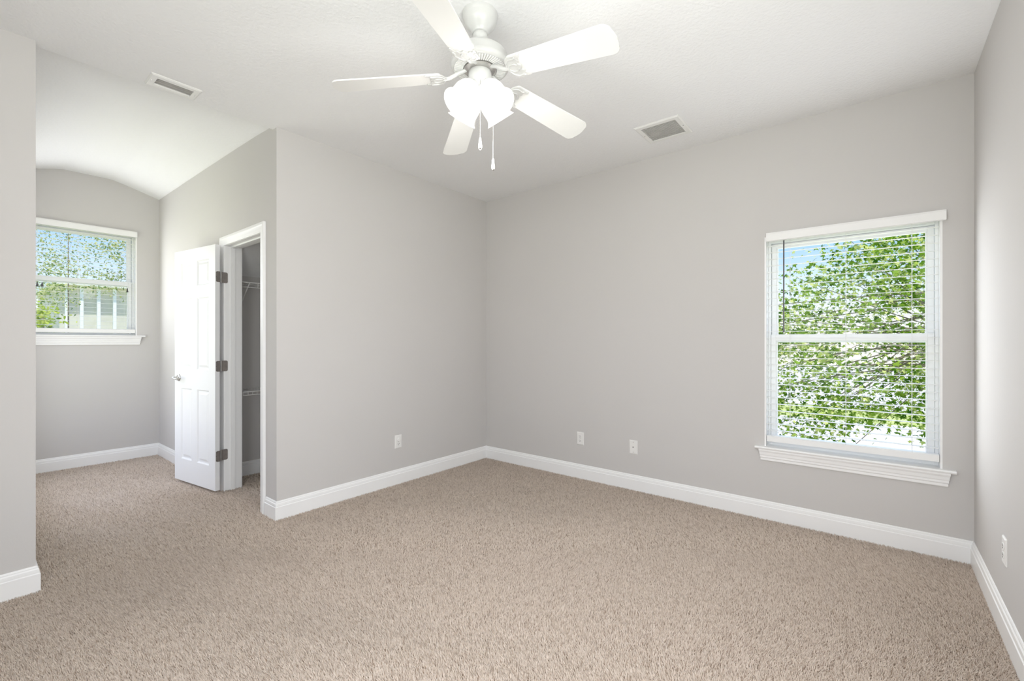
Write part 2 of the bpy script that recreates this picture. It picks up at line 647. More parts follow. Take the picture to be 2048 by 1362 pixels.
def make_window(name, origin, rz, w, label, stool_over=0.056, sub=True, mid=None):
    """local x along the wall, y outwards, z up"""
    root = empty(name, origin, rz)
    struct(root, label, 'window')
    hw, z0, z1 = w['hw'], w['z0'], w['z1']
    zs = z0 + 0.018                                 # stool top
    zm = mid if mid else (z0 + z1) / 2 + 0.02       # middle of the meeting rail
    m = MB()                                        # white jamb lining
    m.box(-hw, -hw + 0.010, 0.0, 0.15, zs, z1)
    m.box(hw - 0.010, hw, 0.0, 0.15, zs, z1)
    m.box(-hw + 0.010, hw - 0.010, 0.0, 0.15, z1 - 0.010, z1)
    m.build('jamb', M['trim'], root)
    xi = hw - 0.010
    m = MB()                                        # fixed vinyl frame
    for s in (-1, 1):
        a, c = sorted((s * xi, s * (xi - 0.016)))
        m.box(a, c, 0.078, 0.148, zs, z1 - 0.010)
    m.box(-xi + 0.016, xi - 0.016, 0.078, 0.148, z1 - 0.034, z1 - 0.010)
    m.box(-xi + 0.016, xi - 0.016, 0.078, 0.148, zs, zs + 0.022)
    m.build('frame', M['vinyl'], root, bevel=0.002)
    xf = xi - 0.018
    st = 0.030

    def sash(nm, y0, y1, za, zb, top, bot):
        m = MB()
        for s in (-1, 1):
            a, c = sorted((s * xf, s * (xf - st)))
            m.box(a, c, y0, y1, za, zb)
            a, c = sorted((s * (xf - st), s * (xf - st - 0.008)))
            m.box(a, c, y0 + 0.008, y1, za + bot, zb - top)
        m.box(-xf + st, xf - st, y0, y1, zb - top, zb)
        m.box(-xf + st, xf - st, y0, y1, za, za + bot)
        s_ = m.build(nm, M['vinyl'], root, bevel=0.002)
        yg = (y0 + y1) / 2
        MB().box(-xf + st, xf - st, yg - 0.002, yg + 0.002, za + bot, zb - top).build('glass_pane', M['glass'], s_)
        return s_
    sash('upper_sash', 0.112, 0.140, zm - 0.028, z1 - 0.036, 0.034, 0.036)
    lo = sash('lower_sash', 0.080, 0.108, zs + 0.024, zm + 0.028, 0.046, 0.044)
    for s in (-0.5, 0.5):
        m = MB().box(s * hw - 0.03, s * hw + 0.03, 0.074, 0.080, zm + 0.016, zm + 0.026)
        m.box(s * hw - 0.006, s * hw + 0.02, 0.069, 0.075, zm + 0.018, zm + 0.024)
        m.build('sash_lock', M['vinyl'], lo)
    m = MB()                                        # stool with a rounded nose and horns
    nose = [(-0.036, z0 + 0.004), (-0.038, z0 + 0.010), (-0.034, zs - 0.001), (-0.030, zs), (0.0, zs), (0.0, z0), (-0.032, z0)]
    m.prism(nose, 'x', -hw - stool_over, hw + stool_over)
    m.box(-hw, hw, 0.0, 0.148, z0, zs)
    m.build('sill', M['trim'], root)
    prof = [(0.0, z0), (-0.030, z0), (-0.030, z0 - 0.010), (-0.024, z0 - 0.022), (-0.021, z0 - 0.040), (-0.018, z0 - 0.046),
            (-0.018, z0 - 0.058), (-0.013, z0 - 0.064), (-0.013, z0 - 0.078), (-0.010, z0 - 0.082), (0.0, z0 - 0.082)]
    n = len(prof)
    ex = [hw + 0.016 - y * 0.55 for y, z in prof]
    vs = [(-e, y, z) for e, (y, z) in zip(ex, prof)] + [(e, y, z) for e, (y, z) in zip(ex, prof)]
    fs = [tuple(range(n)), tuple(range(2 * n - 1, n - 1, -1))] + [(k, k + n, (k + 1) % n + n, (k + 1) % n) for k in range(n)]
    MB().add(vs, fs).build('apron', M['trim'], root)
    return root


make_window('window_1', (W1['c'], YB, 0), 0, W1, 'large white sash window facing the leafy maple tree', mid=1.262)
make_window('window_2', (XE, W2['c'], 0), PI / 2, W2, 'small high white sash window at the end of the nook', stool_over=0.066, mid=1.852)
make_window('fill_window_rear', (W3['c'], YR, 0), PI, W3, 'tall white sash window added behind the camera for fill light', mid=1.40)  # unseen, added to go with the rear fill light
make_window('fill_window_side', (XR, W4['c'], 0), -PI / 2, W4, 'wide white sash window added on the right wall for fill light', stool_over=0.03, mid=1.50)  # unseen, added so the right side can light the partition
make_window('fill_window_nook', (W5['c'], YL, 0), PI, W5, 'white sash window added on the hidden nook side for fill light', stool_over=0.03, mid=1.50)  # unseen, added to brighten the door and closet wall

# ------------------------------------------------------------------ blinds


def make_blind(name, origin, rz, z_top, z_bot, v0, v1, hw, label, wand_x=None, cords=(), tassels=()):
    root = empty(name, (origin[0], origin[1], z_bot), rz)
    tag(root, label, 'window blind', group='white slat blinds')
    d = -z_bot
    m = MB()                                        # valance with a moulded face and short returns
    zt = z_top + d
    m.prism([(-0.030, zt - 0.060), (-0.034, zt - 0.056), (-0.034, zt - 0.010), (-0.030, zt - 0.004), (-0.030, zt), (-0.018, zt), (-0.018, zt - 0.060)],
            'x', v0, v1)
    m.build('valance', M['blind'], root)
    MB().box(-hw + 0.02, hw - 0.02, 0.004, 0.056, zt - 0.048, zt - 0.028).build('headrail', M['blind'], root)
    m = MB()
    sp = 0.0463
    n = int((z_top - 0.085 - z_bot - 0.05) / sp) + 1
    for i in range(n):
        z = zt - 0.085 - i * sp
        a = math.radians(2.0)
        c, s = math.cos(a), math.sin(a)
        prof = []
        for u, t in ((-0.0165, -0.0009), (0.0, 0.0004), (0.0165, -0.0009), (0.0165, 0.0009), (0.0, 0.0022), (-0.0165, 0.0009)):
            prof.append((0.032 + u * c - t * s, z + u * s + t * c))
        m.prism(prof, 'x', -hw, hw)
    m.build('slats', M['blind'], root)
    MB().prism([(0.006, 0.0), (0.006, 0.034), (0.012, 0.040), (0.052, 0.040), (0.058, 0.034), (0.058, 0.0)], 'x', -hw, hw
               ).build('bottom_rail', M['blind'], root)
    for x in cords:
        m = MB()
        for y in (0.0075, 0.0565):
            m.tube([(x, y, 0.02), (x, y, zt - 0.03)], 0.0009, 5)
        m.build('ladder_cord', M['cord'], root)
    if wand_x is not None:
        m = MB().tube([(wand_x, -0.004, zt - 0.06), (wand_x, -0.006, zt - 0.695)], 0.0045, 6)
        m.tube([(wand_x, -0.004, zt - 0.035), (wand_x, -0.004, zt - 0.062)], 0.0025, 6)
        tag(m.build('tilt_wand', M['smoke'], root), 'dark smoked tilt wand')
    for x, zl in tassels:
        m = MB().tube([(x, -0.006, zt - 0.03), (x, -0.006, zl + d + 0.03)], 0.0010, 5)
        c = m.build('pull_cord', M['cord'], root)
        m = MB().lathe([(0.003, 0.040), (0.005, 0.030), (0.006, 0.018), (0.010, 0.0), (0.006, -0.003)], 10,
                       Matrix.Translation((x, -0.006, zl + d)))
        tag(m.build('tassel', M['smoke'], c), 'small dark tassel')
    return root


make_blind('window_blind', (W1['c'], YB), 0, 1.997, 0.538, -0.441, 0.470, 0.443,
           'open white slat blind in front of the maple tree window', wand_x=-0.338, cords=(-0.305, 0.005, 0.325))
make_blind('window_blind', (XE, W2['c']), PI / 2, 2.412, 1.330, -0.452, 0.452, 0.443,
           'open white slat blind with dark tassels on the nook window', cords=(-0.29, 0.0, 0.36),
           tassels=((-0.285, 1.765), (-0.252, 1.765), (0.375, 1.765)))

# ------------------------------------------------------------------ closet doorway trim and door


def doorway():
    t = empty('trim_1', (DO0, YN, 0))
    struct(t, 'white moulded casing and jamb around the closet doorway', 'door frame')
    W, H = DO1 - DO0, DOZ
    m = MB()                                        # jamb boards and stops (local x from the hinge side)
    m.box(0, 0.016, 0, 0.123, FZ, H - 0.016)
    m.box(W - 0.016, W, 0, 0.123, FZ, H - 0.016)
    m.box(0, W, 0, 0.123, H - 0.016, H)
    m.build('jamb', M['trim'], t)
    m = MB()
    m.box(0.016, 0.027, 0.042, 0.075, FZ, H - 0.027)
    m.box(W - 0.027, W - 0.016, 0.042, 0.075, FZ, H - 0.027)
    m.box(0.016, W - 0.016, 0.042, 0.075, H - 0.027, H - 0.016)
    m.build('door_stop', M['trim'], t)
    # casing profile: (distance outwards from the opening edge, projection)
    cp = [(0.0, 0.0), (0.0, 0.008), (0.004, 0.010), (0.018, 0.010), (0.026, 0.013), (0.044, 0.015), (0.052, 0.019), (0.068, 0.019),
          (0.072, 0.016), (0.072, 0.0)]
    for side in (-1, 1):                            # nook side and closet side
        y0, sg = (0.0, -1) if side == -1 else (0.123, 1)
        rows = []
        e = -0.004
        for o_, p_ in cp:
            o2 = o_ + e
            rows.append([(-o2 + 0.010, FZ), (-o2 + 0.010, H - 0.010 + o2), (W - 0.010 + o2, H - 0.010 + o2), (W - 0.010 + o2, FZ), p_])
        vs, fs = [], []
        n = len(cp)
        for k in range(4):
            for r in rows:
                x, z = r[k]
                vs.append((x, y0 + sg * r[4], z))
        for k in range(3):
            for i in range(n):
                i2 = (i + 1) % n
                fs.append((k * n + i, k * n + i2, (k + 1) * n + i2, (k + 1) * n + i))
        fs.append(tuple(range(n)))
        fs.append(tuple(3 * n + i for i in range(n)))
        MB().add(vs, fs).build('casing', M['trim'], t, smooth=25)


doorway()

DOOR_W, DOOR_H, DOOR_T = 0.690, 2.020, 0.035


def make_door():
    """local x from the hinge edge to the latch edge, y=0 the face seen in the photo (towards -y), z up"""
    ang = PI + math.radians(8.3)
    root = empty('door_1', (-4.201, 1.331, 0.016), ang)
    struct(root, 'white six panel door swung open against the nook wall', 'door')
    # after the turn local +y points to the camera side
    W, H, Tk = DOOR_W, DOOR_H, DOOR_T
    xs = [0.0, 0.100, 0.298, 0.388, 0.578, W]
    zs = [0.0, 0.195, 0.815, 0.985, 1.597, 1.700, 1.912, H]
    m = MB()

    def P(x, z, y):
        return (x, y, z)
    for face, s in ((0.0, 1), (-Tk, -1)):
        for i in range(5):
            for j in range(7):
                x0, x1, z0, z1 = xs[i], xs[i + 1], zs[j], zs[j + 1]
                if i in (1, 3) and j in (1, 3, 5):
                    rings = [(0.0, 0.0), (0.010, -0.011), (0.020, -0.011), (0.040, -0.002)]
                    loops = []
                    for ins, dep in rings:
                        y = face + s * dep
                        loops.append([P(x0 + ins, z0 + ins, y), P(x1 - ins, z0 + ins, y), P(x1 - ins, z1 - ins, y), P(x0 + ins, z1 - ins, y)])
                    vs = [p for l in loops for p in l]
                    fs = []
                    for a in range(3):
                        for k in range(4):
                            k2 = (k + 1) % 4
                            fs.append((a * 4 + k, a * 4 + k2, a * 4 + 4 + k2, a * 4 + 4 + k))
                    fs.append((12, 13, 14, 15))
                    m.add(vs, fs)
                else:
                    m.add([P(x0, z0, face), P(x1, z0, face), P(x1, z1, face), P(x0, z1, face)], [(0, 1, 2, 3)])
    m.add([P(0, 0, 0), P(0, H, 0), P(0, H, -Tk), P(0, 0, -Tk)], [(0, 1, 2, 3)])
    m.add([P(W, 0, 0), P(W, H, 0), P(W, H, -Tk), P(W, 0, -Tk)], [(0, 1, 2, 3)])
    m.add([P(0, 0, 0), P(W, 0, 0), P(W, 0, -Tk), P(0, 0, -Tk)], [(0, 1, 2, 3)])
    m.add([P(0, H, 0), P(W, H, 0), P(W, H, -Tk), P(0, H, -Tk)], [(0, 1, 2, 3)])
    slab = m.build('door_panel', M['door'], root)
    import bmesh
    bm = bmesh.new()
    bm.from_mesh(slab.data)
    bmesh.ops.remove_doubles(bm, verts=bm.verts, dist=1e-5)
    bmesh.ops.recalc_face_normals(bm, faces=bm.faces)
    bm.to_mesh(slab.data)
    bm.free()
    hx, hz = 0.612, 0.905
    m = MB().lathe([(0.031, 0.0), (0.031, 0.004), (0.027, 0.009), (0.014, 0.012), (0.0115, 0.016), (0.0115, 0.046), (0.008, 0.050)], 24,
                   Matrix.Translation((hx, 0.0, hz)) @ Matrix.Rotation(-PI / 2, 4, 'X'))
    # curved lever pointing back to the hinges
    lev = []
    for k in range(9):
        t = k / 8
        lev.append((hx + 0.006 - 0.112 * t, 0.046 - 0.010 * math.sin(t * PI * 0.5), hz - 0.014 * math.sin(t * PI) + 0.002))
    m.tube(lev, 0.0085, 10, 0.0065)
    m.sphere(lev[-1], 0.0066, 8)
    tag(m.build('handle', M['nickel'], root, smooth=40), 'satin nickel lever handle')
    for z in (1.757, 1.020, 0.280):
        m = MB()
        # leaf on the door edge (plane x=0) and knuckle at the outer corner
        m.add(*rounded_leaf(z, -0.029, 0.0, 'door'))
        h = m.build('hinge', M['hinge'], root)
        tag(h, 'dark bronze hinge')
        for dz in (-0.032, 0.0, 0.032):
            MB().lathe([(0.0028, 0.0), (0.0030, 0.0012)], 8, Matrix.Translation((-0.0020, -0.012 if dz else -0.008, z + dz)) @ Matrix.Rotation(-PI / 2, 4, 'Y')
                       ).build('screw', M['slot'], h)
        MB().lathe([(0.0048, -0.046), (0.0052, -0.044), (0.0052, 0.044), (0.0048, 0.046)], 12, Matrix.Translation((0.006, -0.049, z))
                   ).build('hinge_pin', M['pin'], h)
    return root


def rounded_leaf(z, y0, y1, where):
    """thin hinge leaf with rounded free corners on the door's hinge edge (x about 0)"""
    hh, r = 0.0445, 0.012
    pts = [(-DOOR_T - 0.002, -hh), (y1 - 0.006 - r, -hh)]
    for k in range(1, 6):
        t = -PI / 2 + k * PI / 12
        pts.append((y1 - 0.006 - r + r * math.cos(t), -hh + r + r * math.sin(t)))
    pts.append((y1 - 0.006, hh - r))
    for k in range(1, 7):
        t = k * PI / 12
        pts.append((y1 - 0.006 - r + r * math.cos(t), hh - r + r * math.sin(t)))
    pts.append((-DOOR_T - 0.002, hh))
    n = len(pts)
    vs = [(-0.0022, p[0], z + p[1]) for p in pts] + [(0.0004, p[0], z + p[1]) for p in pts]
    fs = [tuple(range(n)), tuple(range(2 * n - 1, n - 1, -1))] + [(k, k + n, (k + 1) % n + n, (k + 1) % n) for k in range(n)]
    return vs, fs


door = make_door()

# jamb-side leaves of the hinges belong to the doorway trim
trim1 = bpy.data.objects['trim_1']
for z in (1.773, 1.036, 0.296):
    hh, r = 0.0445, 0.012
    pts = [(-0.026, -hh)]
    for k in range(0, 7):
        t = -PI / 2 + k * PI / 12
        pts.append((0.020 - r + r * math.cos(t), -hh + r + r * math.sin(t)))
    for k in range(0, 7):
        t = k * PI / 12
        pts.append((0.020 - r + r * math.cos(t), hh - r + r * math.sin(t)))
    pts.append((-0.026, hh))
    n = len(pts)
    vs = [(0.0157, p[0], z + p[1]) for p in pts] + [(0.0182, p[0], z + p[1]) for p in pts]
    fs = [tuple(range(n)), tuple(range(2 * n - 1, n - 1, -1))] + [(k, k + n, (k + 1) % n + n, (k + 1) % n) for k in range(n)]
    tag(MB().add(vs, fs).build('hinge_leaf', M['hinge'], trim1), 'dark bronze hinge leaf')

# ------------------------------------------------------------------ closet wire shelves


def wire_shelf(z, y0, y1, depth, label, brace_y=None):
    root = empty('wire_shelf', (XC, y0, z))
    tag(root, label, 'wire shelf', group='wire shelves in the closet')
    L = y1 - y0
    m = MB()
    n = int(L / 0.026)
    for k in range(n + 1):
        y = L * k / n
        m.tube([(0.004, y, 0.0), (depth, y, 0.0)], 0.0016, 5)
    for x in (0.008, depth * 0.5, depth - 0.004):
        m.tube([(x, 0, -0.003), (x, L, -0.003)], 0.0028, 6)
    m.build('deck', M['wire'], root)
    m = MB()
    m.tube([(depth, 0, 0.0), (depth, L, 0.0)], 0.0030, 6)
    drop = 0.044 if brace_y else 0.030
    m.tube([(depth, 0, -drop), (depth, L, -drop)], 0.0030, 6)
    step, y_0 = (0.30, 0.148) if brace_y else (0.037, 0.004)
    k = 0
    while k * step + y_0 <= L:
        m.tube([(depth, k * step + y_0, 0.0), (depth, k * step + y_0, -drop)], 0.0022 if not brace_y else 0.0032, 6)
        k += 1
    m.build('front_lip', M['wire'], root)
    if brace_y:
        for by in brace_y:
            m = MB()
            m.tube([(depth - 0.004, by, -0.006), (0.004, by, -0.26)], 0.005, 6)
            m.box(0.0, 0.004, by - 0.008, by + 0.008, -0.285, -0.240)
            m.build('brace', M['wire'], root)


wire_shelf(1.760, 1.545, 3.50, 0.30, 'high white wire shelf with diagonal braces in the dark closet', brace_y=(0.080, 1.0))
wire_shelf(0.800, 1.570, 3.50, 0.30, 'low white wire shelf with a close ladder lip in the dark closet')

# ------------------------------------------------------------------ outlets and wall plates


def wall_plate(name, loc, rz, label, cat, kind):
    """local x along the wall, y into the room is -y (plate face), z up; centred"""
    root = empty(name, loc, rz)
    tag(root, label, cat, group='wall outlets' if cat == 'outlet' else None)
    hw, hh = 0.0355, 0.0575
    vs, fs = [], []
    rings = [(hw, hh, 0.0), (hw, hh, -0.003), (hw - 0.005, hh - 0.005, -0.0065)]
    for a, c, y in rings:
        vs += [(-a, y, -c), (a, y, -c), (a, y, c), (-a, y, c)]
    for i in range(2):
        for k in range(4):
            k2 = (k + 1) % 4
            fs.append((i * 4 + k, i * 4 + k2, i * 4 + 4 + k2, i * 4 + 4 + k))
    fs += [(0, 1, 2, 3), (8, 9, 10, 11)]
    MB().add(vs, fs).build('plate', M['plate'], root)
    if kind in ('duplex', 'covered'):
        for s in (1, -1):
            zc = 0.0195 * s
            pts = []
            for k in range(20):
                t = 2 * PI * k / 20
                pts.append((0.0172 * math.cos(t), zc + max(-0.0135, min(0.0135, 0.0172 * math.sin(t)))))
            r_ = MB().prism(pts, 'y', -0.0055, -0.0085).build('receptacle', M['plate'], root)
            if kind == 'covered' and s == 1:
                MB().lathe([(0.0185, 0.0), (0.0185, 0.004), (0.013, 0.0075)], 20,
                           Matrix.Translation((0, -0.0085, zc)) @ Matrix.Rotation(PI / 2, 4, 'X')).build('safety_cap', M['plate'], root)
                continue
            m = MB()
            m.box(-0.0078, -0.0052, -0.0091, -0.008, zc - 0.001, zc + 0.008)
            m.box(0.0052, 0.0078, -0.0091, -0.008, zc - 0.001, zc + 0.007)
            m.lathe([(0.003, 0.0), (0.003, 0.0008)], 10, Matrix.Translation((0, -0.0084, zc - 0.0075)) @ Matrix.Rotation(PI / 2, 4, 'X'))
            m.build('slot', M['slot'], r_)
        MB().lathe([(0.003, 0.0), (0.0026, 0.0012)], 10, Matrix.Translation((0, -0.0063, 0)) @ Matrix.Rotation(PI / 2, 4, 'X')).build('screw', M['nickel'], root)
    else:
        m = MB().lathe([(0.0085, 0.0), (0.0085, 0.002), (0.006, 0.003)], 14, Matrix.Translation((0, -0.0063, 0.001)) @ Matrix.Rotation(PI / 2, 4, 'X'))
        j = m.build('jack', M['plate'], root)
        MB().lathe([(0.0052, 0.0), (0.0052, 0.0012)], 12, Matrix.Translation((0, -0.0086, 0.001)) @ Matrix.Rotation(PI / 2, 4, 'X')).build('socket_hole', M['slot'], j)
        for s in (1, -1):
            MB().lathe([(0.0032, 0.0), (0.0028, 0.0012)], 10, Matrix.Translation((0, -0.0063, 0.042 * s)) @ Matrix.Rotation(PI / 2, 4, 'X')
                       ).build('screw', M['nickel'], root)
    return root


wall_plate('wall_outlet', (XP, 2.446, 0.360), PI / 2, 'white outlet with its upper socket capped, on the wall left of the far corner', 'outlet', 'covered')
wall_plate('wall_outlet', (-2.105, YB, 0.354), 0, 'white duplex outlet with dark slots, on the window wall nearest the far corner', 'outlet', 'duplex')
wall_plate('cable_jack', (-1.592, YB, 0.350), 0, 'white cable plate with one dark round jack on the window wall', 'jack plate', 'jack')
wall_plate('wall_outlet', (XR, 2.805, 0.350), -PI / 2, 'white outlet low on the right wall, seen edge on', 'outlet', 'duplex')

# ------------------------------------------------------------------ ceiling vents


def make_vent(x0, x1, y0, y1, bx, by, n, along, label):
    root = empty('ceiling_vent', ((x0 + x1) / 2, (y0 + y1) / 2, ZC))
    tag(root, label, 'vent', group='ceiling vents')
    a, c = (x1 - x0) / 2, (y1 - y0) / 2
    m = MB()
    rings = [(a, c, 0.0), (a, c, -0.003), (a - 0.008, c - 0.008, -0.009), (bx, by, -0.009), (bx, by, -0.001)]
    vs, fs = [], []
    for p, q, z in rings:
        vs += [(-p, -q, z), (p, -q, z), (p, q, z), (-p, q, z)]
    for i in range(4):
        for k in range(4):
            k2 = (k + 1) % 4
            fs.append((i * 4 + k, i * 4 + k2, i * 4 + 4 + k2, i * 4 + 4 + k))
    m.add(vs, fs).build('frame', M['vent'], root)
    MB().box(-bx, bx, -by, by, -0.0012, -0.0002).build('duct', M['duct'], root)
    m = MB()
    for k in range(n):
        if along == 'x':
            y = -by + 2 * by * (k + 0.5) / n
            d = by / n
            m.prism([(y - d * 0.85, -0.0085), (y - d * 0.75, -0.0092), (y + d * 0.55, -0.0025), (y + d * 0.45, -0.0018)], 'x', -bx, bx)
        else:
            x = -bx + 2 * bx * (k + 0.5) / n
            d = bx / n
            m.prism([(x - d * 0.85, -0.0020), (x - d * 0.75, -0.0027), (x + d * 0.55, -0.0092), (x + d * 0.45, -0.0085)], 'y', -by, by)
    m.build('louvers', M['vent'], root)
    for s in (-1, 1):
        p = (s * (a + bx) / 2, 0) if along == 'x' else (0, s * (c + by) / 2)
        MB().lathe([(0.004, 0.0), (0.003, -0.002)], 10, Matrix.Translation((p[0], p[1], -0.009))).build('screw', M['nickel'], root)


make_vent(-3.300, -3.143, 0.685, 0.931, 0.042, 0.088, 3, 'y', 'white supply register with long open louvers at the edge of the nook vault')
make_vent(-1.333, -1.021, 3.010, 3.320, 0.120, 0.117, 15, 'x', 'white square return grille with many fine louvers near the window wall')

# ------------------------------------------------------------------ ceiling fan
FX, FY = -1.416, 1.515


def make_fan():
    root = empty('ceiling_fan', (FX, FY, ZC))
    UP = Matrix.Translation((0, 0, 0.016))
    tag(root, 'white five blade ceiling fan with four lit frosted glass shades', 'ceiling fan')
    MB().lathe([(0.080, 0.0), (0.082, -0.010), (0.078, -0.018), (0.076, -0.024), (0.075, -0.036), (0.068, -0.052), (0.056, -0.066),
                (0.045, -0.077), (0.039, -0.085), (0.037, -0.091), (0.031, -0.093)], 40).build('canopy', M['fan'], root, smooth=50)
    MB().lathe([(0.022, -0.084), (0.031, -0.091), (0.0335, -0.103), (0.031, -0.115), (0.021, -0.124), (0.018, -0.130), (0.018, -0.172)], 24
               ).build('downrod', M['fan'], root, smooth=50)
    mh = MB().lathe([(0.030, -0.178), (0.070, -0.182), (0.100, -0.190), (0.119, -0.201), (0.127, -0.214), (0.129, -0.240), (0.134, -0.246),
                     (0.135, -0.258), (0.130, -0.266), (0.120, -0.270), (0.060, -0.270)], 56, UP).build('motor_housing', M['fan'], root, smooth=40)
    m = MB()
    for k in range(60):
        t = 2 * PI * k / 60
        c, s = math.cos(t), math.sin(t)
        pts = []
        for r, w in ((0.078, 0.0020), (0.118, 0.0034)):
            for sg in (-1, 1):
                pts.append((r * c - sg * w * s, r * s + sg * w * c))
        a, b_, d, e = pts
        poly = [a, d, e, b_]
        m.prism([poly[0], poly[1], poly[2], poly[3]], 'z', -0.2545, -0.2585)
    m.build('vent_ribs', M['vent'], mh)
    MB().lathe([(0.077, -0.2538), (0.077, -0.2552), (0.119, -0.2552), (0.119, -0.2538)], 56, cap=False).build('vent_ring', M['ventgrey'], mh)
    MB().lathe([(0.062, -0.262), (0.074, -0.268), (0.074, -0.278), (0.058, -0.284)], 40, UP).build('flywheel', M['nickel'], root, smooth=40)
    sw = MB().lathe([(0.046, -0.280), (0.052, -0.286), (0.0535, -0.300), (0.0535, -0.330), (0.050, -0.338), (0.048, -0.352), (0.044, -0.366),
                     (0.030, -0.380), (0.014, -0.386)], 40, UP).build('switch_housing', M['fan'], root, smooth=40)
    MB().lathe([(0.006, -0.384), (0.006, -0.396), (0.009, -0.399), (0.006, -0.404)], 14, UP).build('finial', M['nickel'], sw, smooth=40)
    # blades
    for k in range(5):
        phi = math.radians((4.3, 76.8, 146.8, 222.6, 295.2)[k])
        cs, sn = math.cos(phi), math.sin(phi)
        R0, R1 = 0.178, 0.664
        Z0, Z1 = -0.302, (-0.360, -0.360, -0.385, -0.358, -0.355)[k]
        tp = math.tan(math.radians(12))

        def place(u, v, dz, cs=cs, sn=sn):
            z = Z0 + (Z1 - Z0) * (u - R0) / (R1 - R0) - v * tp + dz
            return (u * cs - v * sn, u * sn + v * cs, z)
        # outline
        out = []
        w0, w1 = 0.056, 0.071
        for q in range(7):
            t = PI / 2 + q * PI / 12
            out.append((R0 + 0.016 + 0.016 * math.cos(t), w0 - 0.016 + 0.016 * math.sin(t)))
        for q in range(7):
            t = PI + q * PI / 12
            out.append((R0 + 0.016 + 0.016 * math.cos(t), -w0 + 0.016 + 0.016 * math.sin(t)))
        rc = 0.034
        for q in range(7):
            t = -PI / 2 + q * PI / 12
            out.append((R1 - 0.012 - rc + rc * math.cos(t) + 0.0, -w1 + rc + rc * math.sin(t)))
        for vv in (-0.025, 0.0, 0.025):
            out.append((R1 - 0.012 + 0.007 * (1 - (vv / 0.037) ** 2), vv))
        for q in range(7):
            t = q * PI / 12
            out.append((R1 - 0.012 - rc + rc * math.cos(t), w1 - rc + rc * math.sin(t)))
        n = len(out)
        vs = [place(u, v, 0.003) for u, v in out] + [place(u, v, -0.003) for u, v in out]
        fs = [tuple(range(n)), tuple(range(2 * n - 1, n - 1, -1))] + [(i, i + n, (i + 1) % n + n, (i + 1) % n) for i in range(n)]
        bl = MB().add(vs, fs).build('blade', M['blade'], root)
        # ornate bracket under the blade root
        half = [(0.150, 0.011), (0.158, 0.020), (0.163, 0.036), (0.172, 0.050), (0.188, 0.058), (0.206, 0.058), (0.226, 0.055), (0.238, 0.058),
                (0.247, 0.053), (0.243, 0.046), (0.232, 0.043), (0.224, 0.036), (0.227, 0.028), (0.222, 0.022), (0.215, 0.020), (0.217, 0.012),
                (0.224, 0.006), (0.227, 0.0)]
        pl = half + [(u, -v) for u, v in reversed(half[:-1])]
        n = len(pl)
        vs = [place(u, v, -0.0032) for u, v in pl] + [place(u, v, -0.009) for u, v in pl]
        fs = [tuple(range(n)), tuple(range(2 * n - 1, n - 1, -1))] + [(i, i + n, (i + 1) % n + n, (i + 1) % n) for i in range(n)]
        m = MB().add(vs, fs)
        # raised scrolls and the arm down from the flywheel
        for sg in (-1, 1):
            m.tube([place(0.160, sg * 0.012, -0.009), place(0.170, sg * 0.034, -0.010), place(0.190, sg * 0.047, -0.010),
                    place(0.212, sg * 0.044, -0.010), place(0.222, sg * 0.050, -0.010)], 0.0038, 6)
            m.tube([place(0.162, sg * 0.004, -0.009), place(0.180, sg * 0.018, -0.010), (place(0.200, sg * 0.020, -0.010)),
                    place(0.210, sg * 0.010, -0.010)], 0.0032, 6)
        a0 = (0.064 * cs, 0.064 * sn, -0.260)
        a1 = (0.095 * cs, 0.095 * sn, -0.274)
        a2 = place(0.140, 0.0, -0.004)
        a3 = place(0.168, 0.0, -0.006)
        m.tube([a0, a1, a2, a3], 0.0085, 8)
        m.build('blade_iron', M['fan'], bl, smooth=40)
    # light kit: four bell shades
    view_az = math.pi / 2 + CAM_YAW
    for rel in (50, 130, 230, 310):
        az = view_az + math.radians(rel)
        d = Vector((math.cos(az), math.sin(az), 0))
        tilt = math.radians(39)
        axis = (d * math.sin(tilt) + Vector((0, 0, -math.cos(tilt)))).normalized()
        p0 = Vector((0, 0, -0.332)) + d * 0.026
        q = Vector((0, 0, 1)).rotation_difference(axis).to_matrix().to_4x4()
        mat = Matrix.Translation(p0) @ q
        m = MB().tube([Vector((0, 0, -0.336)) + d * 0.020, p0 + axis * 0.010], 0.012, 10)
        m.lathe([(0.020, 0.0), (0.028, 0.004), (0.030, 0.022), (0.027, 0.024)], 20, mat)
        h = m.build('lamp_holder', M['fan'], root, smooth=40)
        outer = [(0.024, 0.016), (0.034, 0.022), (0.047, 0.036), (0.056, 0.056), (0.060, 0.078), (0.059, 0.100), (0.056, 0.120), (0.058, 0.134),
                 (0.065, 0.146), (0.071, 0.153)]
        inner = [(r - 0.003, z + 0.0005) for r, z in reversed(outer)]
        s_ = MB().lathe(outer + inner, 32, mat, cap=False).build('glass_shade', M['shade'], root, smooth=60)
        bm_ = Matrix.Translation(p0 + axis * 0.075) @ q
        MB().lathe([(0.010, -0.045), (0.014, -0.030), (0.022, -0.005), (0.026, 0.012), (0.022, 0.030), (0.010, 0.040), (0.001, 0.042)], 16, bm_
                   ).build('bulb', M['bulb'], s_, smooth=60)
    # pull chains
    rgt = Vector((math.cos(CAM_YAW), math.sin(CAM_YAW), 0))
    fwd = Vector((-math.sin(CAM_YAW), math.cos(CAM_YAW), 0))
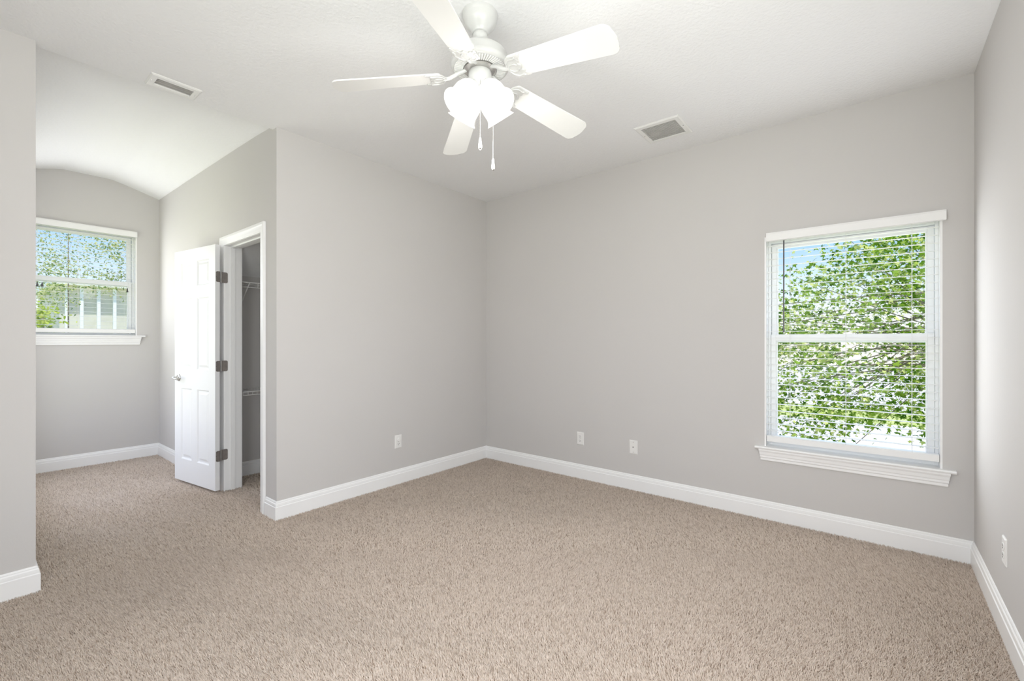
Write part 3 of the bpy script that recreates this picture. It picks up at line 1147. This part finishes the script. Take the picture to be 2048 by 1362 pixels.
    for off, top, bot in ((-fwd * 0.048 + rgt * 0.004, -0.320, -0.588), (rgt * 0.060 + fwd * 0.01, -0.315, -0.660)):
        m = MB()
        zz = top
        while zz > bot:
            m.sphere((off.x, off.y, zz), 0.0017, 6)
            zz -= 0.0045
        m.tube([(off.x, off.y, top), (off.x, off.y, bot)], 0.0009, 5)
        ch = m.build('pull_chain', M['nickel'], root)
        MB().lathe([(0.003, 0.0), (0.0055, -0.006), (0.006, -0.018), (0.0088, -0.038), (0.0088, -0.046), (0.006, -0.050)], 14,
                   Matrix.Translation((off.x, off.y, bot))).build('pull_knob', M['vent'], ch, smooth=40)
        MB().lathe([(0.0045, -0.050), (0.0055, -0.053), (0.003, -0.056)], 10, Matrix.Translation((off.x, off.y, bot))).build('knob_tip', M['pin'], ch)
    return root


make_fan()
fan_lamp = light('fan_lamp_glow', 'POINT', (FX, FY, ZC - 0.62), (0, 0, 0), 6, (1.0, 0.985, 0.965))
fan_lamp.data.shadow_soft_size = 0.09

# ------------------------------------------------------------------ outdoors
GZ = -2.90
struct(MB().box(-70, 40, -40, 90, GZ - 0.3, GZ).build('ground', M['lawn']), 'sunlit lawn far below the windows', 'ground')
struct(MB().box(-40, 40, 10.5, 29.0, GZ, GZ + 0.03).build('street', M['street']), 'pale concrete street beyond the maple tree', 'street')
struct(MB().box(-60, 40, 35.0, 88.0, GZ, GZ + 0.03).build('parking_lot', M['street']), 'pale paved lot beyond the far strip of lawn', 'pavement')


def leaf_shape(kind):
    if kind == 'maple':
        pts = []
        for k, (a, r) in enumerate(((-90, 0.42), (-62, 0.30), (-38, 0.80), (-8, 0.42), (18, 1.0), (52, 0.50), (90, 1.15), (128, 0.50), (162, 1.0),
                                    (188, 0.42), (218, 0.80), (242, 0.30))):
            t = math.radians(a)
            pts.append((r * math.cos(t), r * math.sin(t)))
        return np.array(pts)
    return np.array([(0.0, -1.0), (0.42, -0.35), (0.38, 0.35), (0.0, 1.0), (-0.38, 0.35), (-0.42, -0.35)])


def foliage_mesh(name, centers, size, kind, mat, parent, seed, flat=0.6):
    rng = np.random.default_rng(seed)
    sh = leaf_shape(kind)
    n, k = len(centers), len(sh)
    s = size * (0.6 + 0.7 * rng.random(n))
    nrm = rng.normal(size=(n, 3))
    nrm[:, 2] = np.abs(nrm[:, 2]) * 0.5 + flat
    nrm /= np.linalg.norm(nrm, axis=1)[:, None]
    ref = rng.normal(size=(n, 3))
    u = np.cross(nrm, ref)
    u /= np.linalg.norm(u, axis=1)[:, None]
    w = np.cross(nrm, u)
    droop = -0.18 * (sh ** 2).sum(1)
    V = (centers[:, None, :] + s[:, None, None] * (sh[None, :, 0, None] * u[:, None, :] + sh[None, :, 1, None] * w[:, None, :]
         + droop[None, :, None] * nrm[:, None, :]))
    C = centers[:, None, :]
    V = np.concatenate([C, V], 1).reshape(-1, 3)
    base = (np.arange(n) * (k + 1))[:, None]
    F = []
    for i in range(k):
        F.append(np.concatenate([base, base + 1 + i, base + 1 + (i + 1) % k], 1))
    F = np.stack(F, 1).reshape(-1, 3)
    me = bpy.data.meshes.new(name)
    me.vertices.add(len(V))
    me.vertices.foreach_set('co', V.ravel())
    me.loops.add(F.size)
    me.loops.foreach_set('vertex_index', F.ravel().astype(np.int32))
    me.polygons.add(len(F))
    me.polygons.foreach_set('loop_start', np.arange(0, F.size, 3, dtype=np.int32))
    me.update(calc_edges=True)
    me.materials.append(mat)
    o = bpy.data.objects.new(name, me)
    COL.objects.link(o)
    o.parent = parent
    return o


def make_tree(name, loc, crown_c, crown_r, n_tips, per_tip, leaf, kind, mat, label, cat, seed, trunk_r=0.11, spread=0.28, trunk=True, holes=(), lean=1.0, cut=None, every=2):
    """crown_c relative to loc"""
    rng = np.random.default_rng(seed)
    root = empty(name, loc)
    tag(root, label, cat, group='trees outside the nook window' if name == 'loose_tree' else None)
    c = np.array(crown_c, float)
    r = np.array(crown_r, float)
    tips = []
    while len(tips) < n_tips:
        p = rng.normal(size=3)
        p /= np.linalg.norm(p)
        q = c + p * r * (0.35 + 0.65 * rng.random() ** 0.5)
        if any(np.linalg.norm((q - np.array(h[:3])) / h[3]) < 1 for h in holes):
            continue
        if cut and q[0] > cut[0] and q[2] < cut[1]:
            continue
        tips.append(q)
    tips = np.array(tips)
    m = MB()
    if trunk:
        top = c + np.array([0, 0, r[2] * 0.55])
        t1 = np.array([0, 0, 0.0])
        k_ = np.array([lean, lean, 1])
        mids = [t1, c * np.array([0.25 * lean, 0.25 * lean, 0.45]), (c - np.array([0, 0, r[2] * 0.3])) * k_, top * k_]
        top = mids[3]
        MB().tube([tuple(p) for p in mids], trunk_r, 10, trunk_r * 0.3).build('trunk', M['bark'], root, smooth=50)
        for p in tips[::every]:
            t = 0.2 + 0.6 * rng.random()
            a = mids[2] + (top - mids[2]) * t
            mid = (a + p) / 2 + rng.normal(size=3) * 0.08 + np.array([0, 0, 0.08])
            m.tube([tuple(a), tuple(mid), tuple(p)], trunk_r * 0.11, 5, trunk_r * 0.03)
        m.build('branches', M['bark'], root)
    cen = []
    for p in tips:
        d = rng.normal(size=(per_tip, 3)) * spread * np.array([1, 1, 0.62])
        cen.append(p + d)
    cen = np.concatenate(cen)
    foliage_mesh('foliage', cen, leaf, kind, mat, root, seed + 100)
    return root


# the maple that fills the large window
make_tree('maple_tree', (1.5, 8.6, GZ), (-1.7, 0.0, 4.05), (2.3, 1.4, 2.2), 430, 38, 0.042, 'maple', M['maple'],
          'bright green maple tree filling the view of the large window', 'tree', 11, trunk_r=0.11, spread=0.19,
          holes=((-2.9, 0.0, 5.6, 0.95),), lean=0.15, cut=(-1.9, 2.95), every=5)
# trees seen through the nook window
make_tree('loose_tree', (-16.5, 1.85, GZ), (0, 0, 6.4), (0.8, 0.75, 1.7), 46, 40, 0.036, 'oval', M['leafpale'],
          'loose pale tree rising against blue sky, tallest in the nook window', 'tree', 21, trunk_r=0.022, spread=0.2, every=5)
make_tree('loose_tree', (-19.6, 3.65, GZ), (0, 0, 6.7), (0.9, 0.80, 1.3), 50, 40, 0.045, 'oval', M['leafpale'],
          'yellow green rounded tree at the right side of the nook window view', 'tree', 22, trunk_r=0.022, spread=0.2, every=5)
make_tree('loose_tree', (-13.6, 1.0, GZ), (0, 0, 5.6), (0.6, 0.40, 1.6), 34, 34, 0.032, 'oval', M['leafpale'],
          'thin pale tree at the left side of the nook window view', 'tree', 23, trunk_r=0.02, spread=0.16, every=5)
make_tree('bush', (-11.6, 0.98, GZ), (0, 0, 4.2), (0.45, 0.26, 0.7), 26, 40, 0.042, 'oval', M['leafbush'],
          'tall yellow green bush at the lower left of the nook window', 'bush', 24, trunk_r=0.04, spread=0.12)


def tan_house():
    root = empty('house', (-24.0, 4.2, GZ))
    tag(root, 'tan house with white vertical posts outside the nook window', 'house')
    MB().box(-7, 0, -1.75, 9, 0, 6.35).build('wall', M['siding'], root)
    MB().prism([(-7.3, 6.30), (0.3, 6.30), (0.3, 6.38), (-3.5, 6.6), (-7.3, 6.38)], 'y', -1.95, 9.3).build('roof', M['hwhite'], root)
    for y in (-1.56, -1.15, -0.66, -0.18, 0.30, 0.80):
        MB().box(0.0, 0.14, y - 0.05, y + 0.05, 0, 6.30).build('post', M['hwhite'], root)
    for y in (1.6, 3.2):
        f = MB().box(0.0, 0.05, y - 0.34, y + 0.34, 3.2, 4.7).build('window', M['hwhite'], root)
        MB().box(0.05, 0.07, y - 0.28, y + 0.28, 3.26, 4.64).build('pane', M['hglass'], f)


tan_house()
